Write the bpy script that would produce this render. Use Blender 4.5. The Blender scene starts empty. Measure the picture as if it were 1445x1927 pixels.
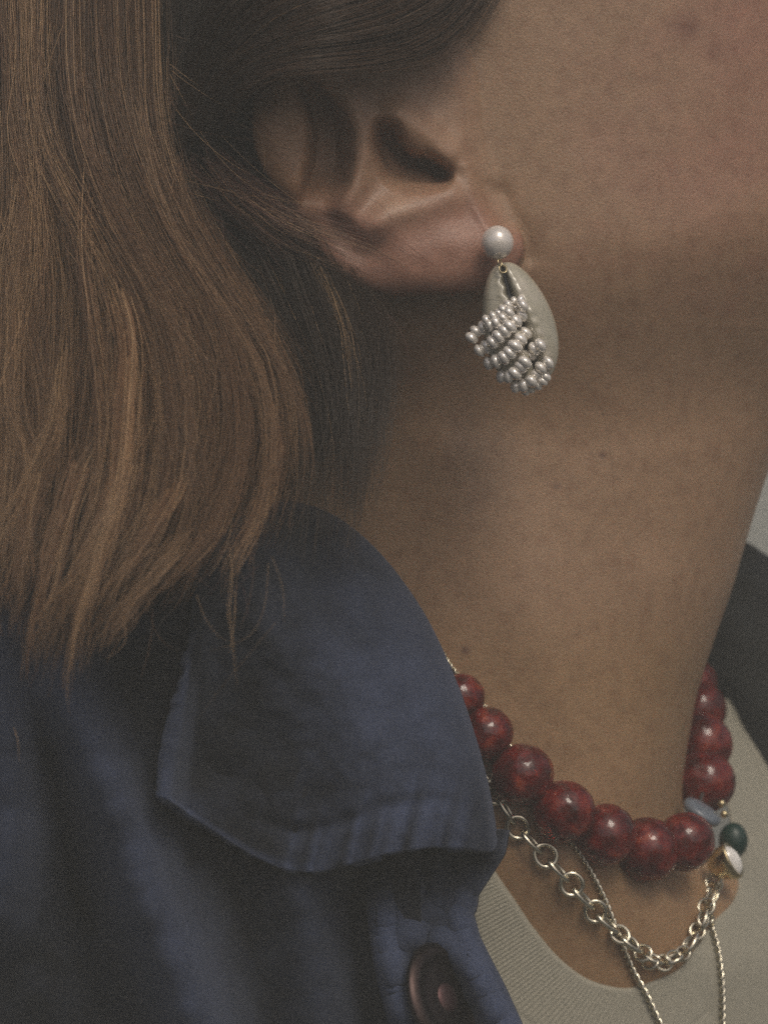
import bpy, math, random
import numpy as np
from mathutils import Vector, Matrix
from mathutils.bvhtree import BVHTree

# ------------------------------------------------------------------ camera, light, exposure
S = 0.00013            # metres per photo pixel in the plane of the earring
D = 0.60               # camera distance to that plane
Z0 = 1.45              # height of the camera
sc = bpy.context.scene
C = sc.collection
cam_d = bpy.data.cameras.new('camera')
cam = bpy.data.objects.new('camera', cam_d)
C.objects.link(cam)
cam.location = (0, -D, Z0)
cam.rotation_euler = (math.radians(90), 0, 0)
cam_d.sensor_fit = 'VERTICAL'
cam_d.sensor_height = 36
cam_d.sensor_width = 36
cam_d.lens = 36 * D / (1927 * S)
cam_d.clip_start = 0.02
cam_d.clip_end = 100
cam_d.dof.use_dof = True
cam_d.dof.focus_distance = D - 0.018
cam_d.dof.aperture_fstop = 13.0
sc.cycles.use_denoising = False       # the photograph is grainy
sc.camera = cam

SUN_DIR = Vector((0.24, -0.62, 0.75)).normalized()     # towards the sun
world = bpy.data.worlds.new('World')
sc.world = world
world.use_nodes = True
wn = world.node_tree
sky = wn.nodes.new('ShaderNodeTexSky')
sky.sky_type = 'NISHITA'
sky.sun_disc = False
sky.sun_elevation = math.asin(SUN_DIR.z)
sky.sun_rotation = math.atan2(SUN_DIR.x, SUN_DIR.y)
sky.air_density = 0.6
sky.dust_density = 6.0
sky.ozone_density = 0.3
bg = wn.nodes['Background']
bg.inputs['Strength'].default_value = 0.112
wn.links.new(sky.outputs['Color'], bg.inputs['Color'])
sun_d = bpy.data.lights.new('sun', 'SUN')
sun_d.energy = 1.4
sun_d.angle = math.radians(21)
sun_d.color = (1.0, 0.94, 0.81)
sun = bpy.data.objects.new('sun', sun_d)
C.objects.link(sun)
sun.rotation_euler = (-SUN_DIR).to_track_quat('-Z', 'Y').to_euler()
sc.view_settings.view_transform = 'Standard'
sc.view_settings.look = 'None'
sc.view_settings.gamma = 1
sc.view_settings.exposure = -0.33

rng = np.random.default_rng(7)
random.seed(7)
MM = 0.001


# ------------------------------------------------------------------ helpers
def W(px, py, y):
    """photo pixel + depth in mm -> world point(s)"""
    px = np.asarray(px, float); py = np.asarray(py, float); y = np.asarray(y, float) * MM
    k = S * (D + y) / D
    return np.stack([(px - 722.5) * k, y + 0 * px, Z0 + (963.5 - py) * k], -1)


def link(name, me, mat=None, parent=None):
    o = bpy.data.objects.new(name, me)
    C.objects.link(o)
    if mat is not None and len(me.materials) == 0:
        me.materials.append(mat)
    if parent is not None:
        o.parent = parent
    return o


def mesh_np(name, v, f, smooth=True):
    """v (n,3), f (m,k) arrays"""
    v = np.asarray(v, np.float32); f = np.asarray(f, np.int32)
    me = bpy.data.meshes.new(name)
    me.vertices.add(len(v)); me.vertices.foreach_set('co', v.ravel())
    k = f.shape[1]
    me.loops.add(f.size); me.loops.foreach_set('vertex_index', f.ravel())
    me.polygons.add(len(f))
    me.polygons.foreach_set('loop_start', np.arange(0, f.size, k, dtype=np.int32))
    me.update(calc_edges=True)
    if smooth:
        me.polygons.foreach_set('use_smooth', np.ones(len(f), bool))
    me.validate()
    return me


def grid_faces(nr, nc, wrap_c=False, wrap_r=False, flip=False):
    i = np.arange(nr if wrap_r else nr - 1)[:, None]; j = np.arange(nc if wrap_c else nc - 1)[None, :]
    a = i * nc + j; b = i * nc + (j + 1) % nc
    i2 = (i + 1) % nr
    c = i2 * nc + (j + 1) % nc; d = i2 * nc + j
    q = np.stack([a + 0 * b, b + 0 * a, c, d], -1).reshape(-1, 4)
    return q[:, ::-1] if flip else q


def grid_mesh(name, P, **kw):
    nr, nc = P.shape[:2]
    return mesh_np(name, P.reshape(-1, 3), grid_faces(nr, nc, **kw))


def color_attr(me, name, cols):
    a = me.color_attributes.new(name, 'FLOAT_COLOR', 'POINT')
    c = np.ones((len(cols), 4), np.float32); c[:, :3] = cols
    a.data.foreach_set('color', c.ravel())


def empty(name, loc, label=None, cat=None, group=None):
    o = bpy.data.objects.new(name, None)
    C.objects.link(o)
    o.location = loc
    tag(o, label, cat, group)
    return o


def tag(o, label=None, cat=None, group=None, kind=None):
    if label: o['label'] = label
    if cat: o['category'] = cat
    if group: o['group'] = group
    if kind: o['kind'] = kind
    return o


def sstep(a, b, x):
    t = np.clip((x - a) / (b - a), 0, 1)
    return t * t * (3 - 2 * t)


def spline(pts, n):
    """Catmull-Rom through pts, resampled evenly to n points"""
    p = np.asarray(pts, float)
    p = np.vstack([2 * p[0] - p[1], p, 2 * p[-1] - p[-2]])
    out = []
    for i in range(1, len(p) - 2):
        t = np.linspace(0, 1, 24, endpoint=False)[:, None]
        a, b, c, d = p[i - 1], p[i], p[i + 1], p[i + 2]
        out.append(.5 * (2 * b + (c - a) * t + (2 * a - 5 * b + 4 * c - d) * t ** 2 + (3 * b - a - 3 * c + d) * t ** 3))
    out.append(p[-2][None])
    q = np.vstack(out)
    s = np.r_[0, np.cumsum(np.linalg.norm(np.diff(q[:, :3], axis=0), axis=1))]
    u = np.linspace(0, s[-1], n)
    return np.stack([np.interp(u, s, q[:, k]) for k in range(q.shape[1])], -1)


def seg_dist(X, Y, path):
    """distance of (X,Y) to a polyline"""
    d = np.full(X.shape, 1e9)
    for (ax, ay), (bx, by) in zip(path[:-1], path[1:]):
        dx, dy = bx - ax, by - ay
        t = np.clip(((X - ax) * dx + (Y - ay) * dy) / (dx * dx + dy * dy + 1e-9), 0, 1)
        d = np.minimum(d, np.hypot(X - ax - t * dx, Y - ay - t * dy))
    return d


def inside(X, Y, poly):
    r = np.zeros(X.shape, bool)
    for (ax, ay), (bx, by) in zip(poly, poly[1:] + poly[:1]):
        c = ((ay > Y) != (by > Y)) & (X < (bx - ax) * (Y - ay) / (by - ay + 1e-12) + ax)
        r ^= c
    return r


def ridge(X, Y, path, sig, h):
    p = spline(path, 24)
    return h * np.exp(-seg_dist(X, Y, [tuple(q) for q in p]) ** 2 / (2 * sig ** 2))


def vnoise(X, Y, scale, seed=0):
    """smooth value noise on the plane"""
    r = np.random.default_rng(seed).random((97, 97))
    x = X / scale + 11.3; y = Y / scale + 7.7
    xi = np.floor(x).astype(int); yi = np.floor(y).astype(int)
    fx = x - xi; fy = y - yi
    fx = fx * fx * (3 - 2 * fx); fy = fy * fy * (3 - 2 * fy)
    g = lambda a, b: r[a % 97, b % 97]
    return (g(xi, yi) * (1 - fx) + g(xi + 1, yi) * fx) * (1 - fy) + (g(xi, yi + 1) * (1 - fx) + g(xi + 1, yi + 1) * fx) * fy


def frames(P):
    """parallel transported frames along P (n,3)"""
    T = np.gradient(P, axis=0); T /= np.linalg.norm(T, axis=1)[:, None] + 1e-12
    N = np.zeros_like(P); a = np.array([0, 1., 0]) if abs(T[0][1]) < .9 else np.array([1., 0, 0])
    n = a - T[0] * (a @ T[0]); N[0] = n / np.linalg.norm(n)
    for i in range(1, len(P)):
        n = N[i - 1] - T[i] * (N[i - 1] @ T[i]); N[i] = n / (np.linalg.norm(n) + 1e-12)
    return T, N, np.cross(T, N)


def tube(P, r, k=10):
    T, N, B = frames(P)
    a = np.linspace(0, 2 * math.pi, k, endpoint=False)
    r = np.broadcast_to(np.asarray(r, float), (len(P),))
    V = P[:, None] + r[:, None, None] * (np.cos(a)[None, :, None] * N[:, None] + np.sin(a)[None, :, None] * B[:, None])
    return V.reshape(-1, 3), grid_faces(len(P), k, wrap_c=True)


def join_vf(parts):
    vs, fs, o = [], [], 0
    for v, f in parts:
        vs.append(v); fs.append(f + o); o += len(v)
    return np.vstack(vs), np.vstack(fs)


def uv_sphere(nr=20, nc=28):
    th = np.linspace(0.02, math.pi - 0.02, nr); ph = np.linspace(0, 2 * math.pi, nc, endpoint=False)
    V = np.stack([np.sin(th)[:, None] * np.cos(ph), np.sin(th)[:, None] * np.sin(ph), np.cos(th)[:, None] + 0 * ph], -1)
    return V.reshape(-1, 3), grid_faces(nr, nc, wrap_c=True, flip=True)


def torus(R, r, nR=36, nr=10, sx=1.0):
    a = np.linspace(0, 2 * math.pi, nR, endpoint=False)[:, None]; b = np.linspace(0, 2 * math.pi, nr, endpoint=False)[None]
    V = np.stack([(R * sx + r * np.cos(b)) * np.cos(a), (R + r * np.cos(b)) * np.sin(a), r * np.sin(b) + 0 * a], -1)
    return V.reshape(-1, 3), grid_faces(nR, nr, wrap_c=True, wrap_r=True)


# ------------------------------------------------------------------ materials
def mat(name):
    m = bpy.data.materials.new(name); m.use_nodes = True
    return m, m.node_tree, m.node_tree.nodes['Principled BSDF']


def node(nt, t, **kw):
    n = nt.nodes.new(t)
    for k, v in kw.items():
        if k in n.inputs: n.inputs[k].default_value = v
        else: setattr(n, k, v)
    return n


def noise(nt, scale, detail=3, rough=.55, coord=None):
    n = node(nt, 'ShaderNodeTexNoise')
    n.inputs['Scale'].default_value = scale; n.inputs['Detail'].default_value = detail
    n.inputs['Roughness'].default_value = rough
    if coord is None:
        tc = node(nt, 'ShaderNodeTexCoord'); coord = tc.outputs['Object']
    nt.links.new(coord, n.inputs['Vector'])
    return n


def ramp(nt, fac, stops):
    r = node(nt, 'ShaderNodeValToRGB')
    e = r.color_ramp.elements
    e[0].position, e[0].color = stops[0][0], (*stops[0][1], 1)
    e[1].position, e[1].color = stops[-1][0], (*stops[-1][1], 1)
    for p, c in stops[1:-1]:
        x = e.new(p); x.color = (*c, 1)
    nt.links.new(fac, r.inputs['Fac'])
    return r


def bump(nt, b, height, strength, dist):
    n = node(nt, 'ShaderNodeBump')
    n.inputs['Strength'].default_value = strength; n.inputs['Distance'].default_value = dist
    nt.links.new(height, n.inputs['Height'])
    nt.links.new(n.outputs['Normal'], b.inputs['Normal'])
    return n


def mixc(nt, typ, fac, a, b):
    n = node(nt, 'ShaderNodeMix', data_type='RGBA', blend_type=typ)
    n.inputs[0].default_value = fac if not hasattr(fac, 'links') else 1
    if hasattr(fac, 'links'): nt.links.new(fac, n.inputs[0])
    for s, v in ((6, a), (7, b)):
        if hasattr(v, 'links'): nt.links.new(v, n.inputs[s])
        else: n.inputs[s].default_value = (*v, 1)
    return n.outputs[2]


# skin
m_skin, nt, b = mat('skin')
at = node(nt, 'ShaderNodeVertexColor', layer_name='tone')
n1 = noise(nt, 260, 5, .62)
r1 = ramp(nt, n1.outputs['Fac'], [(.25, (.80, .74, .72)), (.5, (1, 1, 1)), (.78, (1.13, 1.12, 1.10))])
n2 = noise(nt, 2600, 2, .6)
r2 = ramp(nt, n2.outputs['Fac'], [(.25, (.82, .80, .79)), (.75, (1.15, 1.15, 1.15))])
c = mixc(nt, 'MULTIPLY', 1.0, at.outputs['Color'], r1.outputs['Color'])
c = mixc(nt, 'MULTIPLY', .8, c, r2.outputs['Color'])
nt.links.new(c, b.inputs['Base Color'])
b.inputs['Roughness'].default_value = .46
b.inputs['Specular IOR Level'].default_value = .42
b.inputs['Subsurface Weight'].default_value = .18
b.inputs['Subsurface Radius'].default_value = (1, .42, .25)
b.inputs['Subsurface Scale'].default_value = .003
vor = node(nt, 'ShaderNodeTexVoronoi'); vor.inputs['Scale'].default_value = 1500
tc = node(nt, 'ShaderNodeTexCoord'); nt.links.new(tc.outputs['Object'], vor.inputs['Vector'])
mx = node(nt, 'ShaderNodeMath', operation='ADD')
nt.links.new(vor.outputs['Distance'], mx.inputs[0]); nt.links.new(n1.outputs['Fac'], mx.inputs[1])
bump(nt, b, mx.outputs[0], .22, .0003)


def hair_mat(name, spec):
    m, nt, b = mat(name)
    at = node(nt, 'ShaderNodeVertexColor', layer_name='tone')
    nt.links.new(at.outputs['Color'], b.inputs['Base Color'])
    b.inputs['Roughness'].default_value = .38
    b.inputs['Specular IOR Level'].default_value = spec
    return m


m_hair = hair_mat('hair', .45)
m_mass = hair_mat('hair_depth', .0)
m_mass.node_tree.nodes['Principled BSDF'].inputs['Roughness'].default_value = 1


def denim(name, dark, light):
    m, nt, b = mat(name)
    tc = node(nt, 'ShaderNodeTexCoord')
    n1 = noise(nt, 90, 5, .6, tc.outputs['Object'])
    n2 = noise(nt, 1900, 3, .7, tc.outputs['Object'])
    wv = node(nt, 'ShaderNodeTexWave', wave_type='BANDS', bands_direction='DIAGONAL')
    wv.inputs['Scale'].default_value = 1100; wv.inputs['Distortion'].default_value = 6.0; wv.inputs['Detail Scale'].default_value = 3
    nt.links.new(tc.outputs['Object'], wv.inputs['Vector'])
    at = node(nt, 'ShaderNodeVertexColor', layer_name='painted_light')  # lit and shaded denim is painted through this attribute
    ma = node(nt, 'ShaderNodeMath', operation='MULTIPLY_ADD'); ma.inputs[1].default_value = .55; ma.inputs[2].default_value = -.27
    nt.links.new(n1.outputs['Fac'], ma.inputs[0])
    m2 = node(nt, 'ShaderNodeMath', operation='ADD'); m2.use_clamp = True
    nt.links.new(at.outputs['Color'], m2.inputs[0]); nt.links.new(ma.outputs[0], m2.inputs[1])
    r = ramp(nt, m2.outputs[0], [(.0, dark), (1., light)])
    r2 = ramp(nt, n2.outputs['Fac'], [(.28, (.55, .55, .57)), (.72, (1.5, 1.5, 1.45))])
    c = mixc(nt, 'MULTIPLY', .8, r.outputs['Color'], r2.outputs['Color'])
    r3 = ramp(nt, wv.outputs['Fac'], [(0, (.82, .82, .84)), (1, (1.15, 1.15, 1.12))])
    c = mixc(nt, 'MULTIPLY', .6, c, r3.outputs['Color'])
    nt.links.new(c, b.inputs['Base Color'])
    b.inputs['Roughness'].default_value = .9
    b.inputs['Specular IOR Level'].default_value = .15
    b.inputs['Sheen Weight'].default_value = .15
    b.inputs['Sheen Roughness'].default_value = .5
    b.inputs['Sheen Tint'].default_value = (.6, .7, 1, 1)
    mx = node(nt, 'ShaderNodeMath', operation='ADD')
    nt.links.new(wv.outputs['Fac'], mx.inputs[0]); nt.links.new(n2.outputs['Fac'], mx.inputs[1])
    bump(nt, b, mx.outputs[0], .35, .0002)
    return m


m_denim = denim('denim', (.009, .010, .013), (.054, .069, .122))
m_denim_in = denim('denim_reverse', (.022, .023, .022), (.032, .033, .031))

m_shirt, nt, b = mat('cotton_jersey')
n1 = noise(nt, 1500, 3, .7)
r1 = ramp(nt, n1.outputs['Fac'], [(.25, (.285, .27, .215)), (.75, (.395, .375, .305))])
nt.links.new(r1.outputs['Color'], b.inputs['Base Color'])
b.inputs['Roughness'].default_value = .92
b.inputs['Specular IOR Level'].default_value = .15
bump(nt, b, n1.outputs['Fac'], .5, .0003)

m_pearl, nt, b = mat('pearl')
lw = node(nt, 'ShaderNodeLayerWeight'); lw.inputs['Blend'].default_value = .35
r1 = ramp(nt, lw.outputs['Facing'], [(0, (.84, .78, .71)), (.6, (.78, .71, .66)), (1, (.74, .69, .56))])
nt.links.new(r1.outputs['Color'], b.inputs['Base Color'])
b.inputs['Roughness'].default_value = .17
b.inputs['Metallic'].default_value = .22
b.inputs['Specular IOR Level'].default_value = .8
b.inputs['Coat Weight'].default_value = .45
b.inputs['Coat Roughness'].default_value = .16
b.inputs['Sheen Weight'].default_value = .15

m_seed, nt, b = mat('seed_pearl')
n1 = noise(nt, 330, 1, .5)
r1 = ramp(nt, n1.outputs['Fac'], [(.35, (.90, .80, .73)), (.5, (.86, .83, .79)), (.65, (.88, .84, .70))])
nt.links.new(r1.outputs['Color'], b.inputs['Base Color'])
b.inputs['Roughness'].default_value = .12
b.inputs['Specular IOR Level'].default_value = .9
b.inputs['Metallic'].default_value = .32
b.inputs['Coat Weight'].default_value = 1.0
b.inputs['Coat Roughness'].default_value = .04

m_shell, nt, b = mat('cowrie_shell')
n1 = noise(nt, 130, 4, .6)
r1 = ramp(nt, n1.outputs['Fac'], [(.3, (.35, .325, .245)), (.55, (.42, .39, .305)), (.75, (.48, .43, .36))])
at = node(nt, 'ShaderNodeVertexColor', layer_name='tone')                   # brown inside the slit, with its depth shade painted in
nt.links.new(mixc(nt, 'MULTIPLY', 1.0, r1.outputs['Color'], at.outputs['Color']), b.inputs['Base Color'])
b.inputs['Roughness'].default_value = .14
b.inputs['Coat Weight'].default_value = .9
b.inputs['Coat Roughness'].default_value = .12

m_red, nt, b = mat('red_carnelian')
oi = node(nt, 'ShaderNodeObjectInfo')
tc = node(nt, 'ShaderNodeTexCoord')
va = node(nt, 'ShaderNodeVectorMath', operation='ADD')
sc1 = node(nt, 'ShaderNodeVectorMath', operation='SCALE'); sc1.inputs[3].default_value = 40
cb = node(nt, 'ShaderNodeCombineXYZ')
for k in range(3): nt.links.new(oi.outputs['Random'], cb.inputs[k])
nt.links.new(tc.outputs['Object'], va.inputs[0]); nt.links.new(cb.outputs[0], sc1.inputs[0]); nt.links.new(sc1.outputs[0], va.inputs[1])
n1 = noise(nt, 1.7, 6, .62, va.outputs[0])
r1 = ramp(nt, n1.outputs['Fac'], [(.34, (.06, .008, .006)), (.46, (.13, .011, .008)), (.57, (.24, .018, .013)), (.72, (.52, .10, .045))])
nt.links.new(r1.outputs['Color'], b.inputs['Base Color'])
b.inputs['Roughness'].default_value = .07
b.inputs['IOR'].default_value = 1.5
b.inputs['Subsurface Weight'].default_value = .0
b.inputs['Subsurface Radius'].default_value = (1, .12, .08)
b.inputs['Subsurface Scale'].default_value = .004
b.inputs['Coat Weight'].default_value = .0
b.inputs['Coat Roughness'].default_value = .05
n3 = noise(nt, 5, 2, .5, va.outputs[0])
bump(nt, b, n3.outputs['Fac'], .25, .0005)
b.inputs['Transmission Weight'].default_value = .45


def metal(name, col, rough):
    m, nt, b = mat(name)
    n1 = noise(nt, 700, 2, .5)
    r1 = ramp(nt, n1.outputs['Fac'], [(.3, tuple(x * .75 for x in col)), (.7, col)])
    nt.links.new(r1.outputs['Color'], b.inputs['Base Color'])
    b.inputs['Metallic'].default_value = 1
    b.inputs['Roughness'].default_value = rough
    return m


m_silver = metal('silver', (.80, .745, .59), .2)
m_gold = metal('gold', (.72, .60, .36), .25)
m_bluesilver = None
m_button = metal('button_bronze', (.065, .045, .042), .42)
m_pinkb = metal('button_copper', (.13, .075, .075), .55)


def plain(name, col, rough, coat=0):
    m, nt, b = mat(name)
    n1 = noise(nt, 200, 3, .5)
    r1 = ramp(nt, n1.outputs['Fac'], [(.3, tuple(x * .8 for x in col)), (.7, tuple(min(1, x * 1.15) for x in col))])
    nt.links.new(r1.outputs['Color'], b.inputs['Base Color'])
    b.inputs['Roughness'].default_value = rough
    b.inputs['Coat Weight'].default_value = coat
    return m


m_bluesilver = plain('blue_grey_stone', (.15, .175, .21), .35, .2)
m_green = plain('green_stone', (.004, .030, .022), .4, .1)
m_white = plain('painted_gleam', (.82, .80, .76), .15, .6)  # white oval that stands for the reflection on the charm's cap
m_plaster = plain('pale_plaster', (.62, .62, .56), .9)
m_thread = plain('thread', (.06, .055, .05), .8)

# ------------------------------------------------------------------ haze box added to lift the blacks like faded film; pale wall behind
m_haze = bpy.data.materials.new('haze'); m_haze.use_nodes = True
nt = m_haze.node_tree
nt.nodes.remove(nt.nodes['Principled BSDF'])
pv = nt.nodes.new('ShaderNodeVolumePrincipled')
pv.inputs['Color'].default_value = (.90, .93, .87, 1)
pv.inputs['Density'].default_value = .225
pv.inputs['Anisotropy'].default_value = 0
nt.links.new(pv.outputs['Volume'], nt.nodes['Material Output'].inputs['Volume'])


def box(x0, x1, y0, y1, z0, z1):
    v = np.array([[x, y, z] for x in (x0, x1) for y in (y0, y1) for z in (z0, z1)], float)
    f = np.array([[0, 1, 3, 2], [4, 6, 7, 5], [0, 4, 5, 1], [2, 3, 7, 6], [0, 2, 6, 4], [1, 5, 7, 3]])
    return v, f


hz = link('haze', mesh_np('haze', *box(-2.2, 2.2, -1.0, 2.3, -.5, 2.75), smooth=False), m_haze)
tag(hz, kind='stuff')
wl = link('wall', mesh_np('wall', *box(-.2, 1.9, 1.8, 2.0, .4, 2.6), smooth=False), m_plaster)
tag(wl, 'pale out of focus plaster wall behind the neck at the right edge', 'wall')

# ------------------------------------------------------------------ the person: body (neck, jaw, ear, chest in one mesh)
person = empty('person', (0, .02, Z0 - .2),
               'person with long brown hair, bare neck and open blue denim jacket seen from the side', 'person')
PI_INV = Matrix.Translation(-person.location)


def child(name, me, m, parent=person):
    o = link(name, me, m, parent)
    if parent is person:
        o.matrix_parent_inverse = PI_INV
    return o


rows_y = np.r_[np.arange(-420, -60, 24), np.arange(-60, 600, 2.6), np.arange(600, 2300, 6.0)]
KR = [-420, 0, 300, 500, 620, 750, 900, 1100, 1300, 1450, 1540, 1620, 1750, 1900, 2300]
ip = lambda vals: np.interp(rows_y, KR, vals)


def smooth1(a, k=9):
    w = np.hanning(k + 2)[1:-1]; w /= w.sum()
    return np.convolve(np.pad(a, k // 2, mode='edge'), w, 'valid')


UG = np.arange(-700, 2600, 4.0)


def even(xs, ys, x, win=57):
    u = np.interp(UG, xs, ys)
    return np.interp(x, UG, smooth1(smooth1(u, win), 21))


ip = lambda vals: even(KR, vals, rows_y)
yn = smooth1(ip([19, 19, 19, 19, 19, 19, 19, 19.5, 19.5, 19, 18, 17.5, 20.5, 25, 33]), 31)
bb = smooth1(ip([75, 75, 73, 68, 62, 57, 55, 54, 54, 55, 59, 64, 70, 74, 80]), 31)
xc = smooth1(ip([850, 850, 850, 870, 900, 925, 935, 930, 920, 915, 930, 980, 1010, 1010, 1010]), 31)
SP = [-600, 500, 600, 700, 800, 870, 1000, 1100, 1200, 1300, 1400, 1470, 1520, 1560, 1600, 1650, 1750, 1900, 2400]
SX = [1760, 1740, 1660, 1540, 1474, 1446, 1405, 1377, 1341, 1308, 1290, 1279, 1280, 1300, 1350, 1430, 1510, 1570, 1600]
yc = yn + bb
app = 963.5 - (963.5 - rows_y) * D / (D + yc * MM)
sx_s = even(SP, SX, app, 75); kx = sstep(880, 1020, app)
xr = 722.5 + (sx_s * (1 - kx) + even(SP, SX, app, 9) * kx - 722.5) * (D + yc * MM) / D
xr = smooth1(xr, 7)
aa = xr - xc

nd = 300
phi = np.zeros((len(rows_y), 0))
PX1 = 1010.0
t = np.linspace(0, 1, nd)
XL = np.maximum(430.0, xc - .93 * aa)
pxs = XL[:, None] + (PX1 - XL)[:, None] * t[None]
ph_dense = np.arccos(np.clip((pxs - xc[:, None]) / aa[:, None], -.99, .99))
ph_r = ph_dense[:, -1:]
tr = np.linspace(0, 1, 130)[None, 1:]
ph_right = ph_r * (1 - tr) + math.radians(-75) * tr
ph_l = ph_dense[:, :1]
tl = np.linspace(0, 1, 26)[None, :-1]
ph_left = math.radians(284) * (1 - tl) + ph_l * tl
PH = np.concatenate([ph_left, ph_dense, ph_right], 1)
bx = xc[:, None] + aa[:, None] * np.cos(PH)
by = (yc[:, None] - bb[:, None] * np.sin(PH))
wx = (bx - 722.5) * S; wz = (963.5 - rows_y)[:, None] * S + 0 * bx
k = D / (D + by * MM)
X = 722.5 + wx / S * k; Y = 963.5 - wz / S * k          # where the base surface shows
facing = sstep(-.15, .35, np.sin(PH))

# head bulges over the neck, its edge is the jaw line rising to the right
jl = np.interp(X, [300, 600, 800, 930, 1050, 1250, 1445, 1650], [520, 560, 590, 625, 640, 622, 570, 500])
dj = Y - jl
bulge = 17.5 * (1 - sstep(-200, 210, dj)) + .0 * np.exp(-((dj + 55) / 60) ** 2) * sstep(950, 1080, X)
bulge += -5 * (1 - sstep(620, 880, X)) * sstep(620, 720, Y)
bulge += ridge(X, Y, [(800, 760), (900, 960), (1020, 1200), (1150, 1480)], 75, 2.6)      # neck muscle
bulge += ridge(X, Y, [(1240, 1100), (1230, 1300), (1215, 1480)], 45, 1.5)                  # windpipe
bulge += ridge(X, Y, [(1010, 1640), (1130, 1625), (1240, 1600)], 40, 1.5)                  # collar bone
bulge += ridge(X, Y, [(1290, 1560), (1300, 1640), (1310, 1740)], 38, -1.5)
bulge += .5 * (vnoise(X, Y, 75, 3) - .5)
yb = by - bulge * facing

# the ear
EP = [(860, 40), (760, 20), (640, 30), (545, 75), (492, 140), (472, 210), (478, 280), (503, 335), (545, 385), (580, 440),
      (612, 500), (650, 536), (715, 555), (800, 553), (870, 552), (925, 542), (966, 514), (986, 474), (980, 440),
      (955, 400), (932, 350), (915, 290), (905, 220), (895, 130)]
EP = [tuple(q) for q in spline(EP + EP[:1], 110)[:-1]]
ins = inside(X, Y, EP)
sd = np.where(ins, 1, -1) * seg_dist(X, Y, EP + EP[:1])
front = sstep(840, 930, X) * (1 - sstep(415, 455, Y))
wI = 10 + 75 * front
M = sstep(-3, 1, sd / wI * 4 - 2) * (front < .5) + sstep(-.6, .6, sd / wI) * (front >= .5)
M = np.clip(sstep(-4, 4, sd) * (1 - front) + sstep(-20, 60, sd) * front, 0, 1)
EY = -13.2 + 12.4 * sstep(480, 960, X)
lob = sstep(350, 470, Y)
EY = EY * (1 - lob) + lob * (-7.8 + 4.2 * sstep(640, 1060, X))
e = np.clip(sd / 46, 0, 1)
EY = EY + 4.5 * (1 - np.sqrt(1 - (1 - e) ** 2)) * (1 - front)
up = 0
up = up + ridge(X, Y, [(690, 70), (600, 90), (545, 150), (528, 220), (534, 290), (560, 350)], 40, 2.0)     # helix
yy_ = np.clip(Y, 60, 420)
xl = np.interp(yy_, [60, 120, 170, 210, 250, 300, 345, 375, 420], [505, 545, 574, 591, 598, 595, 585, 574, 556])    # scapha: crisp under the helix
xw = np.interp(yy_, [60, 120, 170, 210, 250, 300, 345, 375, 420], [16, 20, 36, 52, 58, 62, 66, 62, 50])
tq = X - xl
scapha = np.where(tq < 0, np.exp(-(tq / 13) ** 2), 1 - sstep(.55, 1.25, tq / xw)) * sstep(70, 200, Y) * (1 - sstep(315, 415, Y))
up = up - 11.5 * scapha
up = up + ridge(X, Y, [(585, 100), (640, 160), (676, 225), (685, 285), (674, 345), (648, 400)], 15, 2.8)                # antihelix
CO = [(708, 226), (724, 224), (737, 244), (752, 268), (774, 290), (806, 299), (838, 318), (847, 342), (820, 357), (775, 361), (730, 346), (708, 305), (700, 260)]
CO = [tuple(q) for q in spline(CO + CO[:1], 70)[:-1]]
sdc = np.where(inside(X, Y, CO), 1, -1) * seg_dist(X, Y, CO + CO[:1])
up = up - sstep(-9, 22, sdc) * (9.5 - 5.0 * sstep(305, 372, Y))                                              # concha
up = up + ridge(X, Y, [(735, 245), (748, 275), (772, 299), (806, 307), (834, 326)], 9.5, -8.0)               # canal under the tragus
up = up + ridge(X, Y, [(752, 218), (792, 246), (842, 288)], 24, 3.2)                                         # tragus
up = up + ridge(X, Y, [(690, 432), (740, 400), (800, 382), (850, 366)], 24, 3.6)                             # antitragus
up = up + ridge(X, Y, [(608, 412), (650, 440), (690, 468)], 24, -2.6)
up = up + ridge(X, Y, [(770, 470), (860, 470)], 62, 2.6)                                                     # lobe
up = up + ridge(X, Y, [(918, 350), (930, 400), (962, 434)], 10, -1.8)                                         # crease at the cheek
up = up + ridge(X, Y, [(880, 315), (900, 385), (925, 425)], 11, 1.5)
EY = EY - up + .3 * (vnoise(X, Y, 34, 5) - .5)
M = M * (np.sin(PH) > .05)                       # only the near side of the head carries this ear
yb = yb * (1 - M) + EY * M
# crease in front of the lobe and the tragus pit on the cheek
yb = yb + ridge(X, Y, [(938, 370), (952, 410), (985, 440), (1000, 480)], 16, 1.3) * (1 - M)
k2 = (D + yb * MM) / (D + by * MM)
P = np.stack([wx * k2, yb * MM, Z0 + wz * k2], -1)
nr, nc = P.shape[:2]
body_me = grid_mesh('body', P, wrap_c=True)

# skin tone: blushes, moles, redder ear (own colouring); ear highlight and helix shade painted in
base = np.array([.335, .212, .130])
tone = np.ones(X.shape + (3,)) * base
def blend(mask, col):
    global tone
    tone = tone * (1 - mask[..., None]) + np.array(col) * mask[..., None]
g = lambda x, y, sx, sy: np.exp(-((X - x) / sx) ** 2 - ((Y - y) / sy) ** 2)
blend(.8 * sstep(1080, 1300, Y) + 0 * X, (.30, .185, .095))
blend(.55 * np.clip(g(1420, 60, 150, 170) + .7 * g(1330, 330, 150, 120) + .35 * g(1130, 250, 60, 80), 0, 1), (.34, .16, .118))
blend(np.clip(.6 * M * sstep(330, 420, Y) + .2 * M, 0, 1), (.33, .165, .120))
blend(.7 * g(745, 395, 60, 28), (.46, .31, .215))  # painted highlight on the antitragus
blend(.5 * M * (1 - sstep(560, 640, X)), (.30, .155, .07))  # shade of the overhanging hair painted on the helix
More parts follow.
